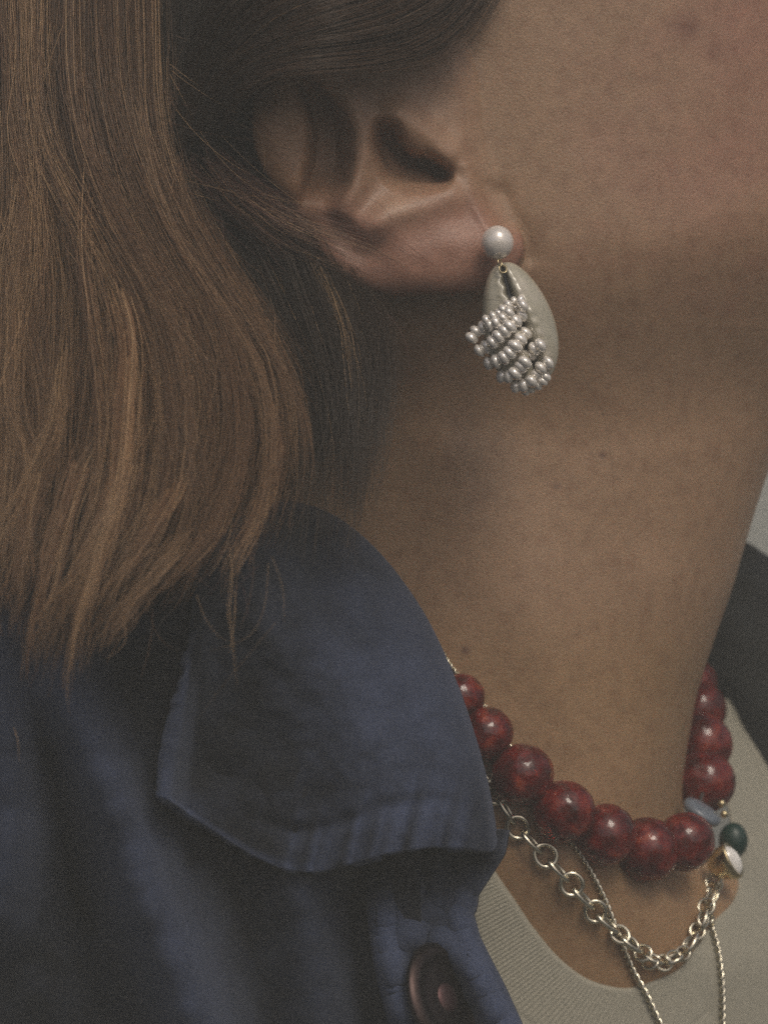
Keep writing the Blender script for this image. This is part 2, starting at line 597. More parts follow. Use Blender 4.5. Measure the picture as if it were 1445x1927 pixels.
blend(.40 * (vnoise(X, Y, 60, 9) * vnoise(X, Y, 23, 10)) * sstep(1000, 1100, X) * (1 - sstep(560, 650, Y)), (.30, .13, .10))
for x, y, r, s_ in ((1290, 52, 26, .8), (1345, 100, 18, .4), (875, 1224, 8, .85), (1044, 915, 6.5, .85), (1133, 856, 6, .85), (985, 1640, 4, .4),
                    (1210, 205, 9, .3), (1165, 180, 6, .2), (1240, 690, 4, .3)):
    blend(s_ * g(x, y, r, r), (.19, .085, .06) if r > 12 else (.13, .065, .05))
color_attr(body_me, 'tone', tone.reshape(-1, 3))
body = child('body', body_me, m_skin)
_v = P.reshape(-1, 3)
bvh_body = BVHTree.FromPolygons([tuple(q) for q in _v], [tuple(q) for q in grid_faces(nr, nc, wrap_c=True)])
CAM = Vector((0, -D, Z0))


def hit(px, py, bvh=None):
    """depth in mm of the surface seen at a photo pixel, or None"""
    d = Vector(W(px, py, 0)) - CAM
    h = (bvh or bvh_body).ray_cast(CAM, d.normalized(), 3)
    return None if h[0] is None else (h[0].y / MM, h[1])


def hy(px, py, default=70.0):
    h = hit(px, py)
    return default if h is None else h[0]


# ------------------------------------------------------------------ white shirt
neckline = np.array([(900, 1590, 0), (927, 1636, 0), (964, 1691, 0), (1001, 1746, 0), (1047, 1801, 0), (1102, 1843, 0), (1157, 1860, 0),
                     (1194, 1859, 0), (1240, 1843, 0), (1277, 1824, 0), (1314, 1776, 0), (1346, 1734, 0), (1378, 1702, 0), (1392, 1663, 0),
                     (1390, 1610, 80), (1380, 1560, 90), (1368, 1500, 98), (1352, 1440, 106), (1340, 1370, 114), (1325, 1300, 120)], float)
for q in neckline[:14]:
    q[2] = hy(q[0], q[1]) - 1.2
neckline[13, 2] = max(neckline[12, 2] + 6, min(neckline[13, 2], 70))
NS = 1800
nl = spline(neckline, NS)
ang = np.gradient(nl[:, :2], axis=0)
ang = np.stack([smooth1(ang[:, i], 201) for i in range(2)], -1)
ang /= np.linalg.norm(ang, axis=1)[:, None]
outd = np.stack([-ang[:, 1], ang[:, 0]], -1)
tt = np.linspace(0, 1, NS)
fan = np.stack([np.interp(tt, [0, .25, .5, .62, .72, 1], [-.92, -.75, .05, .55, .85, .95]), np.interp(tt, [0, .25, .5, .62, .72, 1], [.30, .6, 1, .85, .6, .35])], -1)
outd = fan / np.linalg.norm(fan, axis=1)[:, None]
vv = np.r_[np.array([-6, -3, 0, 3, 6, 10]), np.linspace(15, 118, 18), [122, 126, 130, 135], np.linspace(142, 560, 38)]
sh = np.zeros((len(vv), NS, 3))
s_len = np.r_[0, np.cumsum(np.linalg.norm(np.diff(nl[:, :2], axis=0), axis=1))]
rib = np.sin(s_len / 7.0 * 2 * math.pi)
for i, v in enumerate(vv):
    p = nl[:, :2] + outd * v
    slope = np.interp(tt, [0, .3, .5, .62, .72, 1], [-.035, -.03, -.012, .06, .11, .09])
    y = nl[:, 2] + slope * v
    y = y + (2.2 * ((6 - v) / 12) ** 2 if v < 6 else 0)                     # rolled edge
    y = y + np.exp(-((v - 128) / 3.5) ** 2) * .3                              # seam below the ribbed band
    if 4 < v < 124: y = y + .10 * rib * sstep(4, 12, v) * (1 - sstep(112, 124, v))
    if v > 130:
        y = y + (vnoise(p[:, 0], p[:, 1] * .35, 45, 12) - .5) * 9 * sstep(130, 240, v) * sstep(.5, .65, tt)
    if v > 0:                                                                # cloth lies on the chest, never in it
        hb = np.array([hy(a_, b_, 200.) for a_, b_ in p[::12]])
        hb = np.interp(np.arange(NS), np.arange(0, NS, 12), hb)
        y = np.minimum(y, hb - 1.2 - .01 * min(v, 100))
    sh[i] = W(p[:, 0], p[:, 1], y)
shirt = child('t_shirt', grid_mesh('t_shirt', sh, flip=True), m_shirt)

# ------------------------------------------------------------------ denim jacket
def smod(o, th, off=1.0):
    s = o.modifiers.new('thickness', 'SOLIDIFY'); s.thickness = th; s.offset = off
    return o


# body of the jacket over the near shoulder and chest
gx = np.linspace(-260, 790, 150); gy = np.linspace(780, 2150, 190)
JX, JY = np.meshgrid(gx, gy)
JX = -260 + (JX + 260) / 1050 * (np.interp(JY, [780, 1000, 1200, 1500, 1600], [400, 470, 600, 760, 790]) + 260)
jy = np.interp(JY, [780, 960, 1200, 1400, 1900, 2150], [40, 5, -32, -42, -38, -30]) + np.interp(JX, [-260, 0, 400, 800], [6, 0, 2, 14])
jy = jy - ridge(JX, JY, [(120, 1300), (165, 1400), (225, 1540), (280, 1700), (345, 1850), (400, 2050)], 40, 24)
jy = jy - ridge(JX, JY, [(-30, 1250), (10, 1400), (20, 1560), (-30, 1700)], 50, 22)
jy = jy - ridge(JX, JY, [(560, 1660), (580, 1800), (610, 1960)], 36, 5)
jy = jy + ridge(JX, JY, [(95, 1440), (120, 1600), (180, 1800), (220, 2000)], 45, 12)
jy = jy + ridge(JX, JY, [(420, 1560), (470, 1750), (520, 2000)], 50, 12)
jy = jy + ridge(JX, JY, [(670, 1600), (660, 1750), (690, 1950)], 35, 14)
jy = jy + (vnoise(JX + JY * .3, JY, 60, 21) - .5) * 3 + (vnoise(JX, JY, 22, 22) - .5) * .9
jw = ridge(JX, JY, [(135, 1330), (165, 1400), (225, 1540), (280, 1700), (345, 1850), (400, 2050)], 42, .55)  # light on the fold ridges painted into the cloth colour
jw = jw + ridge(JX, JY, [(-30, 1250), (10, 1400), (20, 1560), (-30, 1700)], 60, .5) + ridge(JX, JY, [(575, 1700), (600, 1960)], 40, .28)
jw = jw + .12 * (vnoise(JX, JY, 40, 91) - .3) + .04
jme = grid_mesh('denim_jacket', W(JX, JY, jy), flip=False)
color_attr(jme, 'painted_light', np.repeat(np.clip(jw, 0, 1).reshape(-1, 1), 3, 1))
jacket = child('denim_jacket', jme, m_denim)
smod(jacket, .0015, -1)


def sub(name, me, m, parent):
    o = link(name, me, m, parent)
    o.matrix_parent_inverse = PI_INV @ Matrix()       # parent sits at the person's own frame
    o.matrix_parent_inverse = Matrix()
    return o


# placket
PLY = np.array([1560, 1600, 1640, 1680, 1705, 1720, 1770, 1810, 1860, 1930, 2030, 2120.])
PLL = np.array([735, 715, 708, 705, 705, 706, 712, 718, 730, 748, 785, 820.])
PLR = np.array([942, 936, 910, 884, 882, 874, 888, 908, 934, 966, 1008, 1045.])
py_ = np.linspace(1560, 2110, 150)
L_ = smooth1(np.interp(py_, PLY, PLL), 15); R_ = smooth1(np.interp(py_, PLY, PLR), 5)
uu = np.linspace(0, 1, 70)
PX = L_[:, None] + (R_ - L_)[:, None] * uu[None]; PY = py_[:, None] + 0 * uu[None] - 18 * np.sin(uu * math.pi)[None] * 0
py0 = np.interp(PY, [1560, 1700, 1900, 2110], [-17, -24, -34, -38]) + 5 * (uu[None] - .3)
edge = np.minimum(uu, 1 - uu)[None]
py0 = py0 + 7 * (1 - np.sqrt(1 - np.clip(1 - edge / .05, 0, 1) ** 2))
py0 = py0 - 1.6 * np.exp(-((edge - .10) / .035) ** 2)                       # stitched edges stand proud
py0 = py0 + (vnoise(PX * 1.0, PY * .7, 26, 31) - .5) * 3.2 + (vnoise(PX, PY, 11, 32) - .5) * .8
BC = (836, 1884)                                                             # the button sits in a dip
dxb, dyb = PX - BC[0], PY - BC[1]
lx, sx_ = dxb * .47 + dyb * .88, dxb * .88 - dyb * .47
py0 = py0 + 7 * np.exp(-((lx / 118) ** 2 + (sx_ / 62) ** 2) ** 2)
py0 = py0 - 2.5 * np.exp(-((np.sqrt((lx / 118) ** 2 + (sx_ / 64) ** 2) - 1.15) / .16) ** 2)
pw = .30 + .45 * np.exp(-((edge - .09) / .07) ** 2) * sstep(1640, 1740, PY) + .5 * (vnoise(PX, PY * .7, 22, 92) - .5) + .25 * sstep(1690, 1760, PY) - .25 * (1 - sstep(1600, 1680, PY))  # lit edges painted pale, collar shade painted dark at the top
pw = np.clip(pw, 0.03, 1) * (1 - .9 * np.exp(-((lx / 112) ** 2 + (sx_ / 58) ** 2) ** 3))  # shade around the button painted in
pme = grid_mesh('placket', W(PX, PY, py0)); color_attr(pme, 'painted_light', np.repeat(pw.reshape(-1, 1), 3, 1))
placket = sub('placket', pme, m_denim, jacket)
smod(placket, .0022, -1)

# collar: fold edge along the neck, front edge at the bottom, tip at the left
nu, nv = 150, 110
fold = spline([(400, 985, 16), (510, 945, 8), (610, 960, 3), (705, 1030, 0), (790, 1140, -3), (850, 1260, -7), (890, 1370, -11), (920, 1480, -15), (938, 1585, -20)], nu)
outer = spline([(372, 1040, -30), (362, 1130, -42), (352, 1230, -52), (338, 1330, -60), (318, 1430, -66), (311, 1502, -68)], nu)
back = spline([(400, 985, 16), (385, 1010, -10), (372, 1040, -30)], nv)
frontE = spline([(938, 1585, -20), (925, 1603, -27), (870, 1596, -33), (800, 1596, -36), (720, 1608, -42), (650, 1630, -46), (585, 1641, -50), (525, 1632, -53), (465, 1604, -57), (400, 1562, -62), (311, 1502, -68)], nv)
u = np.linspace(0, 1, nu)[None, :, None]; v = np.linspace(0, 1, nv)[:, None, None]
CP = (1 - v) * fold[None] + v * outer[None] + (1 - u) * back[:, None] + u * frontE[:, None] \
    - ((1 - u) * (1 - v) * fold[0] + u * (1 - v) * fold[-1] + (1 - u) * v * outer[0] + u * v * outer[-1])
u2 = u[..., 0]; v2 = v[..., 0]
yy = CP[..., 2].copy()
yy += (30 * sstep(.15, .85, u2 + 0 * v2) - 14) * sstep(.30, .62, v2) * (1 - .8 * sstep(.92, 1.0, v2))
yy -= 11 * np.sin(np.pi * np.clip(v2, 0, 1) ** .55) * (1 - .35 * u2)          # rolls out from the neck
yy += 5 * np.exp(-((v2 - .80) / .13) ** 2) * sstep(.15, .5, u2 + 0 * v2)         # hollow behind the lifted tip
ph = (CP[..., 0] + .25 * CP[..., 1]) / 62
puck = np.sin(ph * 2 * np.pi) * .6 + np.sin(ph * 2 * np.pi * 1.63 + 1.3) * .5 + np.sin(ph * 2 * np.pi * 2.7 + .4) * .25
yy += 1.3 * puck * sstep(.70, .92, u2 + 0 * v2) * (1 - sstep(.985, 1.0, u2) * .5) * sstep(.03, .12, v2) * (1 - sstep(.62, .8, v2))
yy += 2.5 * np.exp(-((u2 - .90) / .022) ** 2) * sstep(.1, .2, v2) * (1 - sstep(.6, .8, v2))
yy += (vnoise(CP[..., 0], CP[..., 1], 55, 41) - .5) * 3 + (vnoise(CP[..., 0], CP[..., 1], 19, 42) - .5) * 1.0
yy += 5 * (1 - sstep(0, .035, v2)) + 0 * u2
inn = []
for i, (off, dep) in enumerate(((-2, 34), (1.5, 24), (3, 16), (2.5, 11))):     # the stand inside the fold
    q = fold.copy(); q[:, 0] -= 4 * off * .3; q[:, 1] += 60 * (1 - np.linspace(0, 1, nu)) ** 3; q[:, 2] += dep * np.linspace(.7, 1, nu)
    inn.append(W(q[:, 0] - 12 + 3 * i, q[:, 1] + 8 - 2 * i, q[:, 2]))
CW = np.concatenate([np.array(inn), W(CP[..., 0], CP[..., 1], yy)], 0)
cx0, cy0 = CP[..., 0], CP[..., 1]
wgt = lambda x, y, sx, sy: np.exp(-((cx0 - x) / sx) ** 2 - ((cy0 - y) / sy) ** 2)
cw_ = .72 * wgt(760, 1340, 200, 200) + .15 * wgt(640, 1150, 150, 120)                       # light painted on where the collar rolls
cw_ = cw_ + (.35 + .30 * puck) * sstep(.80, .93, u2) * sstep(500, 580, cx0) * (1 - sstep(840, 910, cx0))  # pucker tops painted paler as if lit
cw_ = cw_ + .55 * (1 - sstep(.012, .035, 1 - v2)) * sstep(1180, 1300, cy0)                          # edge and tip painted paler as if lit
cw_ = cw_ + .45 * (1 - sstep(.008, .03, 1 - u2)) * (1 - sstep(520, 620, cx0)) + .5 * wgt(345, 1525, 40, 30)
cw_ = np.clip(cw_ + .10 * (vnoise(cx0, cy0, 40, 93) - .4), .02, 1)
cw_ = np.concatenate([np.tile(cw_[:1], (4, 1)), cw_], 0)
cme = grid_mesh('collar', CW, flip=True); color_attr(cme, 'painted_light', np.repeat(cw_.reshape(-1, 1), 3, 1))
collar = sub('collar', cme, m_denim, jacket)
smod(collar, .0028, -1)

# far side of the jacket behind the neck
fu = np.linspace(0, 1, 40)
top = spline([(1250, 985, 128), (1385, 1012, 128), (1445, 1046, 130), (1560, 1110, 138), (1700, 1230, 160)], 40)
bot = spline([(1250, 1230, 128), (1330, 1290, 127), (1366, 1352, 127), (1396, 1404, 126), (1445, 1480, 124), (1580, 1690, 118)], 40)
FV = np.linspace(0, 1, 40)[:, None, None]
FP = top[None] * (1 - FV) + bot[None] * FV
FP[..., 2] -= 10 * np.sin(np.pi * FV[..., 0]) + (vnoise(FP[..., 0], FP[..., 1], 60, 51) - .5) * 5
fme = grid_mesh('far_collar', W(FP[..., 0], FP[..., 1], FP[..., 2])); color_attr(fme, 'painted_light', np.full((len(fme.vertices), 3), .4))
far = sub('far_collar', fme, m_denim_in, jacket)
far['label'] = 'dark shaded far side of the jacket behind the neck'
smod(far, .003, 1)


def lathe(prof, n=48):
    a = np.linspace(0, 2 * math.pi, n, endpoint=False)
    V = np.stack([np.outer([p[0] for p in prof], np.cos(a)), np.outer([p[0] for p in prof], np.sin(a)), np.outer([p[1] for p in prof], np.ones(n))], -1)
    return V.reshape(-1, 3), grid_faces(len(prof), n, wrap_c=True)


def orient(V, loc, zaxis, xaxis=None):
    z = Vector(zaxis).normalized()
    x = Vector(xaxis if xaxis is not None else (1, 0, 0)); x = (x - z * x.dot(z)).normalized()
    y = z.cross(x)
    R = np.array([x, y, z])
    return V @ R + np.asarray(loc)


bt = W(834, 1880, -33)
bn = (.70, -.52, .36); bxa = (.47, 0, -.88)
r_ = .0130
v_, f_ = lathe([(.0001, .6), (.30, .62), (.52, .5), (.66, .45), (.74, .75), (.80, 1.0), (.86, 1.0), (.92, .8), (1.0, .55), (1.02, .2), (.95, -.3), (.4, -.4), (.0001, -.4)])
v_ = v_ * np.array([r_, r_, .0022])
btn = sub('button', mesh_np('button', orient(v_, bt, bn, bxa), f_), m_button, jacket)
v_, f_ = lathe([(.0001, .95), (.12, .92), (.22, .82), (.27, .6), (.28, .5)])
link('button_stud', mesh_np('button_stud', orient(v_ * np.array([r_, r_, .0022]), bt, bn, bxa), f_), m_pinkb, jacket).matrix_parent_inverse = Matrix()

# ------------------------------------------------------------------ hair
NP = 18


def strand_mesh(name, G, cols, radius):
    """G (n,NP,3) strand points -> three sided tapered tubes; cols (n,NP,3)"""
    n, m = G.shape[:2]
    T = np.gradient(G, axis=1); T /= np.linalg.norm(T, axis=2)[..., None] + 1e-12
    up_ = np.array([0, 1., 0])
    N = up_ - T * (T @ up_)[..., None]; N /= np.linalg.norm(N, axis=2)[..., None] + 1e-9
    B = np.cross(T, N)
    tp = np.linspace(0, 1, m)
    r = radius[:, None] * (1 - .75 * tp ** 3)[None]
    a = np.array([0, 2.094, 4.189])
    V = G[:, :, None] + r[..., None, None] * (np.cos(a)[None, None, :, None] * N[:, :, None] + np.sin(a)[None, None, :, None] * B[:, :, None])
    f = grid_faces(m, 3, wrap_c=True)
    F = (f[None] + (np.arange(n) * m * 3)[:, None, None]).reshape(-1, 4)
    me = mesh_np(name, V.reshape(-1, 3), F)
    color_attr(me, 'tone', np.repeat(cols.reshape(-1, 3), 3, 0))
    return me


DARK = np.array([.040, .029, .021]); MID = np.array([.150, .079, .041]); GOLD = np.array([.52, .335, .175])


def lock(name, guides, n, clumps, spread=16, dspread=5, col=(DARK, MID), gold=.1, rad=.00007, trim=.25, parent=None, wav=5, seed=1, tipc=.35, cluster=.75, inner=6.5, start=0):
    r = np.random.default_rng(seed)
    g = np.stack([spline(q, NP) for q in guides])
    K = len(g)
    cw = r.random(clumps) * (K - 1)
    co = r.normal(0, 1, (clumps, 3)) * np.array([spread, spread * .8, dspread])
    cl = 1 - trim * r.random(clumps) ** 1.5
    cph = r.random((clumps, 3)) * 6.28; cam_ = r.normal(0, 1, clumps) * wav
    ctone = r.random(clumps)
    ci = r.integers(0, clumps, n)
    w = np.clip(cw[ci] + r.normal(0, .09, n), 0, K - 1.001)
    loose = r.random(n) > cluster
    w = np.where(loose, r.random(n) * (K - 1.001), w)
    i0 = w.astype(int); f = (w - i0)[:, None, None]
    Q = g[i0] * (1 - f) + g[np.minimum(i0 + 1, K - 1)] * f
    L = np.clip(cl[ci] * (1 - trim * .8 * r.random(n) ** 1.4), .25, 1)
    tp = np.linspace(0, 1, NP)
    st_ = start * r.random(n)[:, None] * 2
    ts = (st_ + tp[None] * np.maximum(L[:, None] - st_, .2)) * (NP - 1)
    ts = np.clip(ts, 0, NP - 1)
    a0 = np.minimum(ts.astype(int), NP - 2); fr = (ts - a0)[..., None]
    ii = np.arange(n)[:, None]
    Q = Q[ii, a0] * (1 - fr) + Q[ii, a0 + 1] * fr
    conv = (1 - .45 * tp ** 1.5)[None, :, None]
    off = np.where(loose[:, None], r.normal(0, 1, (n, 3)) * np.array([spread, spread * .8, dspread]) * 1.1, co[ci])
    Q = Q + off[:, None] * (.55 + .45 * tp)[None, :, None]
    Q = Q + (r.normal(0, 1, (n, 1, 3)) * np.array([inner, 6, 1.8])) * conv
    amp = cam_[ci] + r.normal(0, 1, n) * wav * .5
    Q[..., 0] += amp[:, None] * np.sin(tp[None] * (5 + 2 * cph[ci, 1:2] / 6.28) + cph[ci, 0:1]) * tp[None]
    Q[..., 0] += (r.normal(0, 1, n) * wav * 1.2)[:, None] * np.sin(tp[None] * 9 + r.random((n, 1)) * 6.28) * tp[None] ** 1.5
    P_ = W(Q[..., 0], Q[..., 1], Q[..., 2])
    t1 = (.25 + .75 * ctone[ci]) * (.6 + .8 * r.random(n))
    t1 = np.clip(t1, 0, 1)[:, None, None]
    cc = np.array(col[0]) * (1 - t1) + np.array(col[1]) * t1
    cc = np.broadcast_to(cc, (n, NP, 3)).copy()
    gm = ((r.random(n) < gold) | (ctone[ci] > 1 - gold * .8))
    k_ = gm[:, None, None] * (.25 + .6 * r.random(n))[:, None, None]
    cc = cc * (1 - k_) + GOLD * k_
    tk = (tipc * tp ** 1.5)[None, :, None]
    cc = cc * (1 - tk) + np.array([.19, .105, .052]) * tk
    me = strand_mesh(name, P_, cc, rad * (.65 + .9 * r.random(n)))
    return child(name, me, m_hair, parent or hair)


# underlying mass of the hair: a thick closed sheet behind the strands
def mass(cps, name='hair', th=.006):
    g = np.stack([spline(q, 60) for q in cps])
    n_ = 70
    t_ = np.linspace(0, len(g) - 1, n_); i0 = np.minimum(t_.astype(int), len(g) - 2); f = (t_ - i0)[:, None, None]
    Q = g[i0] * (1 - f) + g[i0 + 1] * f
    Q[..., 2] += (vnoise(Q[..., 0] * 2.5, Q[..., 1] * .25, 30, 61) - .5) * 4
    me = grid_mesh(name, W(Q[..., 0], Q[..., 1], Q[..., 2]))
    n = len(me.vertices)
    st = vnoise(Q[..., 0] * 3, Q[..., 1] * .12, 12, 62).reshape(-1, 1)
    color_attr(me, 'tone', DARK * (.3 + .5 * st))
    return me


MG = [  # main fall of hair behind the ear, guides from left to right
    [(-70, -250, 8), (-60, 200, 0), (-80, 500, -14), (-100, 800, -30), (-130, 1080, -44), (-160, 1280, -48)],
    [(10, -250, 2), (15, 150, -8), (20, 350, -16), (14, 560, -26), (-6, 760, -36), (-40, 980, -46), (-80, 1200, -50)],
    [(48, -250, 0), (45, 100, -10), (52, 260, -16), (40, 430, -24), (25, 580, -32), (10, 800, -40), (0, 1000, -48), (-10, 1200, -52)],
    [(62, -250, 0), (48, 60, -10), (62, 250, -16), (105, 340, -22), (165, 450, -27), (215, 540, -32), (238, 640, -36), (242, 800, -44), (224, 950, -50), (180, 1090, -55), (142, 1210, -58), (127, 1330, -58)],
    [(92, -250, 1), (96, 100, -8), (110, 220, -13), (142, 325, -19), (205, 435, -25), (265, 565, -31), (300, 700, -37), (305, 850, -43), (270, 1000, -50), (200, 1120, -54), (130, 1260, -57)],
    [(132, -250, 4), (136, 100, -4), (152, 220, -9), (180, 350, -15), (235, 480, -21), (310, 600, -27), (350, 750, -33), (348, 900, -40), (300, 1030, -48), (225, 1160, -53)],
    [(190, -250, 8), (196, 100, 1), (216, 230, -4), (260, 350, -10), (322, 470, -16), (400, 620, -22), (430, 780, -28), (410, 920, -36), (350, 1050, -44), (285, 1160, -50)],
    [(232, -250, 12), (232, 100, 6), (244, 230, 1), (284, 350, -5), (345, 480, -10), (432, 600, -15), (492, 700, -20), (510, 820, -25), (492, 930, -31), (452, 1020, -38), (405, 1090, -42)],
    [(300, -250, 17), (296, 100, 13), (306, 250, 9), (345, 380, 5), (420, 520, -1), (495, 650, -7), (538, 770, -12), (545, 900, -17), (520, 1000, -24), (480, 1060, -30)],
]
BG_ = [  # hair further in, in shade between the fall and the ear, then under the lobe
    [(-70, -250, 24), (-60, 200, 18), (-60, 600, 5), (-80, 900, -12), (-110, 1150, -30)],
    [(120, -250, 20), (120, 200, 14), (150, 450, 2), (200, 700, -12), (190, 950, -26), (120, 1150, -36)],
    [(250, -250, 22), (250, 150, 19), (290, 400, 10), (360, 600, 0), (390, 800, -12), (340, 1000, -24), (260, 1100, -32)],
    [(330, -250, 10), (330, 150, 10), (360, 350, 9), (430, 550, 8), (480, 720, 2), (500, 880, -6), (470, 1010, -14)],
    [(410, -250, 6), (405, 150, 6), (430, 330, 6), (490, 480, 2), (560, 640, -4), (600, 800, -9), (605, 960, -14), (580, 1090, -18)],
    [(500, -250, 0), (465, 120, 2), (475, 320, 6), (540, 480, 8), (620, 620, 2), (675, 780, -3), (680, 940, -6), (650, 1060, -8)],
    [(540, 200, 20), (530, 330, 20), (575, 450, 8), (640, 570, -8), (675, 690, -18), (675, 830, -22), (640, 1010, -22)],
    [(640, 300, 22), (640, 420, 20), (680, 520, 8), (725, 600, -6), (735, 700, -16), (715, 830, -20), (675, 980, -20)],
]

def forward(G, k):
    return [[(x, y, z - k * float(sstep(250, 1150, np.float64(y)))) for x, y, z in g_] for g_ in G]


MG = forward(MG, 30); BG_ = forward(BG_, 22)
def cut(q, y1):
    q = spline(q, 60); return [tuple(p) for p in q[q[:, 1] < y1]]


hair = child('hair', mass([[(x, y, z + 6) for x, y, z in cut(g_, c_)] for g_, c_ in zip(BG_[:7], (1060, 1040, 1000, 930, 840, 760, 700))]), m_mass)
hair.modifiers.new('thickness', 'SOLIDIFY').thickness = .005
hs = lock('hair_lock', BG_, 3600, 150, spread=18, dspread=3, col=(DARK * .4, DARK * 1.0), gold=.012, seed=2, tipc=.1, trim=.5, wav=9)  # shade painted into the strand colours
lock('hair_lock', [BG_[3], BG_[4], [(x - 10, y, z - 6) for x, y, z in BG_[5]], [(x - 20, y, z - 4) for x, y, z in BG_[6]]], 1100, 60, spread=22, dspread=3, col=(DARK * .4, DARK), gold=.015, seed=3, tipc=.1, trim=.3, wav=12, cluster=.5, start=.1)  # dark strands added to darken the top of the collar
hs['label'] = 'inner hair coloured dark for the shade behind the ear'
for i, (a, b_, n_) in enumerate(((0, 3, 1300), (2, 5, 1700), (4, 7, 2000), (6, 9, 1900))):
    lock('hair_lock', MG[a:b_], n_, 52, spread=22, dspread=7, gold=.17 if i < 2 else .09, seed=10 + i, trim=.42, tipc=.5, wav=13, cluster=.78,  # left locks golder: blond streaks plus painted sheen
         col=(DARK * .6, MID * 1.1), inner=9)
MGP = np.vstack([spline(q, 60) for q in MG])


def depth_at(path, dy):
    out = []
    for x, y in path:
        w_ = 1 / (((MGP[:, 0] - x) ** 2 + (MGP[:, 1] - y) ** 2) + 60) ** 1.5
        out.append((x, y, float((w_ * MGP[:, 2]).sum() / w_.sum()) - dy))
    return out


COP = np.array([.32, .165, .075]); RED_D = np.array([.060, .028, .023]); RED = np.array([.20, .10, .075])
CROSS = [  # single locks that cross the fall, with how pale each one is; top left ones carry painted light
    ([(100, 330), (170, 450), (240, 590), (300, 740), (330, 900)], 120, .35, 14), ([(45, -100), (45, 150), (52, 300), (20, 560), (-10, 800)], 330, .65, 14), ([(10, -100), (20, 100), (30, 260), (45, 420), (30, 600)], 200, .5, 16), ([(95, -100), (85, 100), (80, 250), (110, 380), (160, 480)], 200, .45, 14),
    ([(70, -100), (62, 120), (60, 260), (85, 400), (70, 560), (10, 760)], 170, .5, 10), ([(190, 430), (260, 540), (330, 650), (400, 760)], 90, .3, 12),
    ([(130, -80), (138, 120), (142, 280), (200, 420), (330, 560), (470, 720), (508, 830), (500, 950)], 150, .4, 7), ([(110, 640), (95, 790), (50, 900), (0, 1000), (-30, 1080)], 80, .5, 12),
    ([(215, 540), (240, 640), (232, 780), (217, 930), (165, 1090), (133, 1220), (126, 1310)], 260, .8, 9), ([(230, 720), (170, 850), (110, 960), (20, 1100)], 90, .45, 16),
    ([(330, 900), (290, 970), (240, 1050), (170, 1140)], 110, .4, 14), ([(250, 180), (300, 400), (400, 560), (480, 700), (505, 850), (475, 980), (442, 1050), (436, 1180)], 110, .3, 6),
    ([(380, 560), (430, 700), (440, 850), (400, 980), (320, 1080), (230, 1160)], 150, .25, 14), ([(0, 450), (20, 600), (10, 750), (40, 880), (20, 1050), (0, 1200)], 120, .45, 14),
    ([(150, 860), (120, 960), (90, 1080), (60, 1200), (50, 1290)], 90, .4, 14), ([(350, 1000), (300, 1060), (220, 1150), (160, 1230)], 110, .35, 12),
    ([(505, 760), (512, 830), (495, 930), (455, 1030), (430, 1100)], 110, .3, 7), ([(330, 300), (350, 430), (440, 580), (540, 730), (575, 850), (560, 960)], 90, .12, 9),
    ([(280, 250), (290, 420), (380, 620), (440, 740), (455, 900)], 90, .2, 9), ([(20, 560), (60, 700), (70, 850), (40, 1000), (15, 1180)], 110, .35, 16),
    ([(160, 300), (150, 480), (175, 650), (190, 800), (170, 950), (120, 1090)], 130, .3, 14), ([(330, 620), (320, 760), (350, 900), (330, 1010), (270, 1090)], 110, .2, 14),
    ([(60, 880), (40, 980), (25, 1090), (-10, 1200)], 80, .45, 12), ([(240, 860), (200, 980), (150, 1080), (90, 1180), (70, 1260)], 110, .4, 12),
]
for k_, (pth, n_, pale, wd) in enumerate(CROSS):
    g1 = depth_at(pth, 4 + 3 * (k_ % 3)); g2 = [(x + wd, y + 3, z - 1.5) for x, y, z in g1]
    lock('hair_lock', [g1, g2], n_, 9, spread=wd * .8, dspread=2, col=(MID * (.5 + .5 * pale), MID * (1 - pale) + (GOLD if k_ % 2 else COP) * pale), gold=pale * .3,
         seed=50 + k_, tipc=.3, trim=.5, wav=9, cluster=.7, inner=7, start=.12)
# flyaways
FLY = []
NFLY = 150
rf = np.random.default_rng(77)
for k_ in range(NFLY):
    q = spline(depth_at([p[:2] for p in MG[rf.integers(1, 9)]], 6 + 6 * rf.random()), 40)
    a_ = rf.integers(4, 26); b_ = min(a_ + rf.integers(6, 14), 39)
    q = q[a_:b_ + 1:2].copy()
    tt_ = np.linspace(-1, 1, len(q)); q[:, 0] += rf.normal(0, 26) * tt_ + rf.normal(0, 16) * tt_ ** 2 + rf.normal(0, 12); q[:, 1] += rf.normal(0, 10)
    FLY.append(spline(q, NP))
FLY = np.array(FLY)
fc = (MID[None] * (1 - rf.random((NFLY, 1))) + GOLD[None] * .9 * rf.random((NFLY, 1)))
fl = child('flyaway_hair', strand_mesh('flyaway_hair', W(FLY[..., 0], FLY[..., 1], FLY[..., 2]), np.broadcast_to(fc[:, None], (NFLY, NP, 3)).copy(), .00003 + .00004 * rf.random(NFLY)), m_hair, hair)
fl['kind'] = 'stuff'

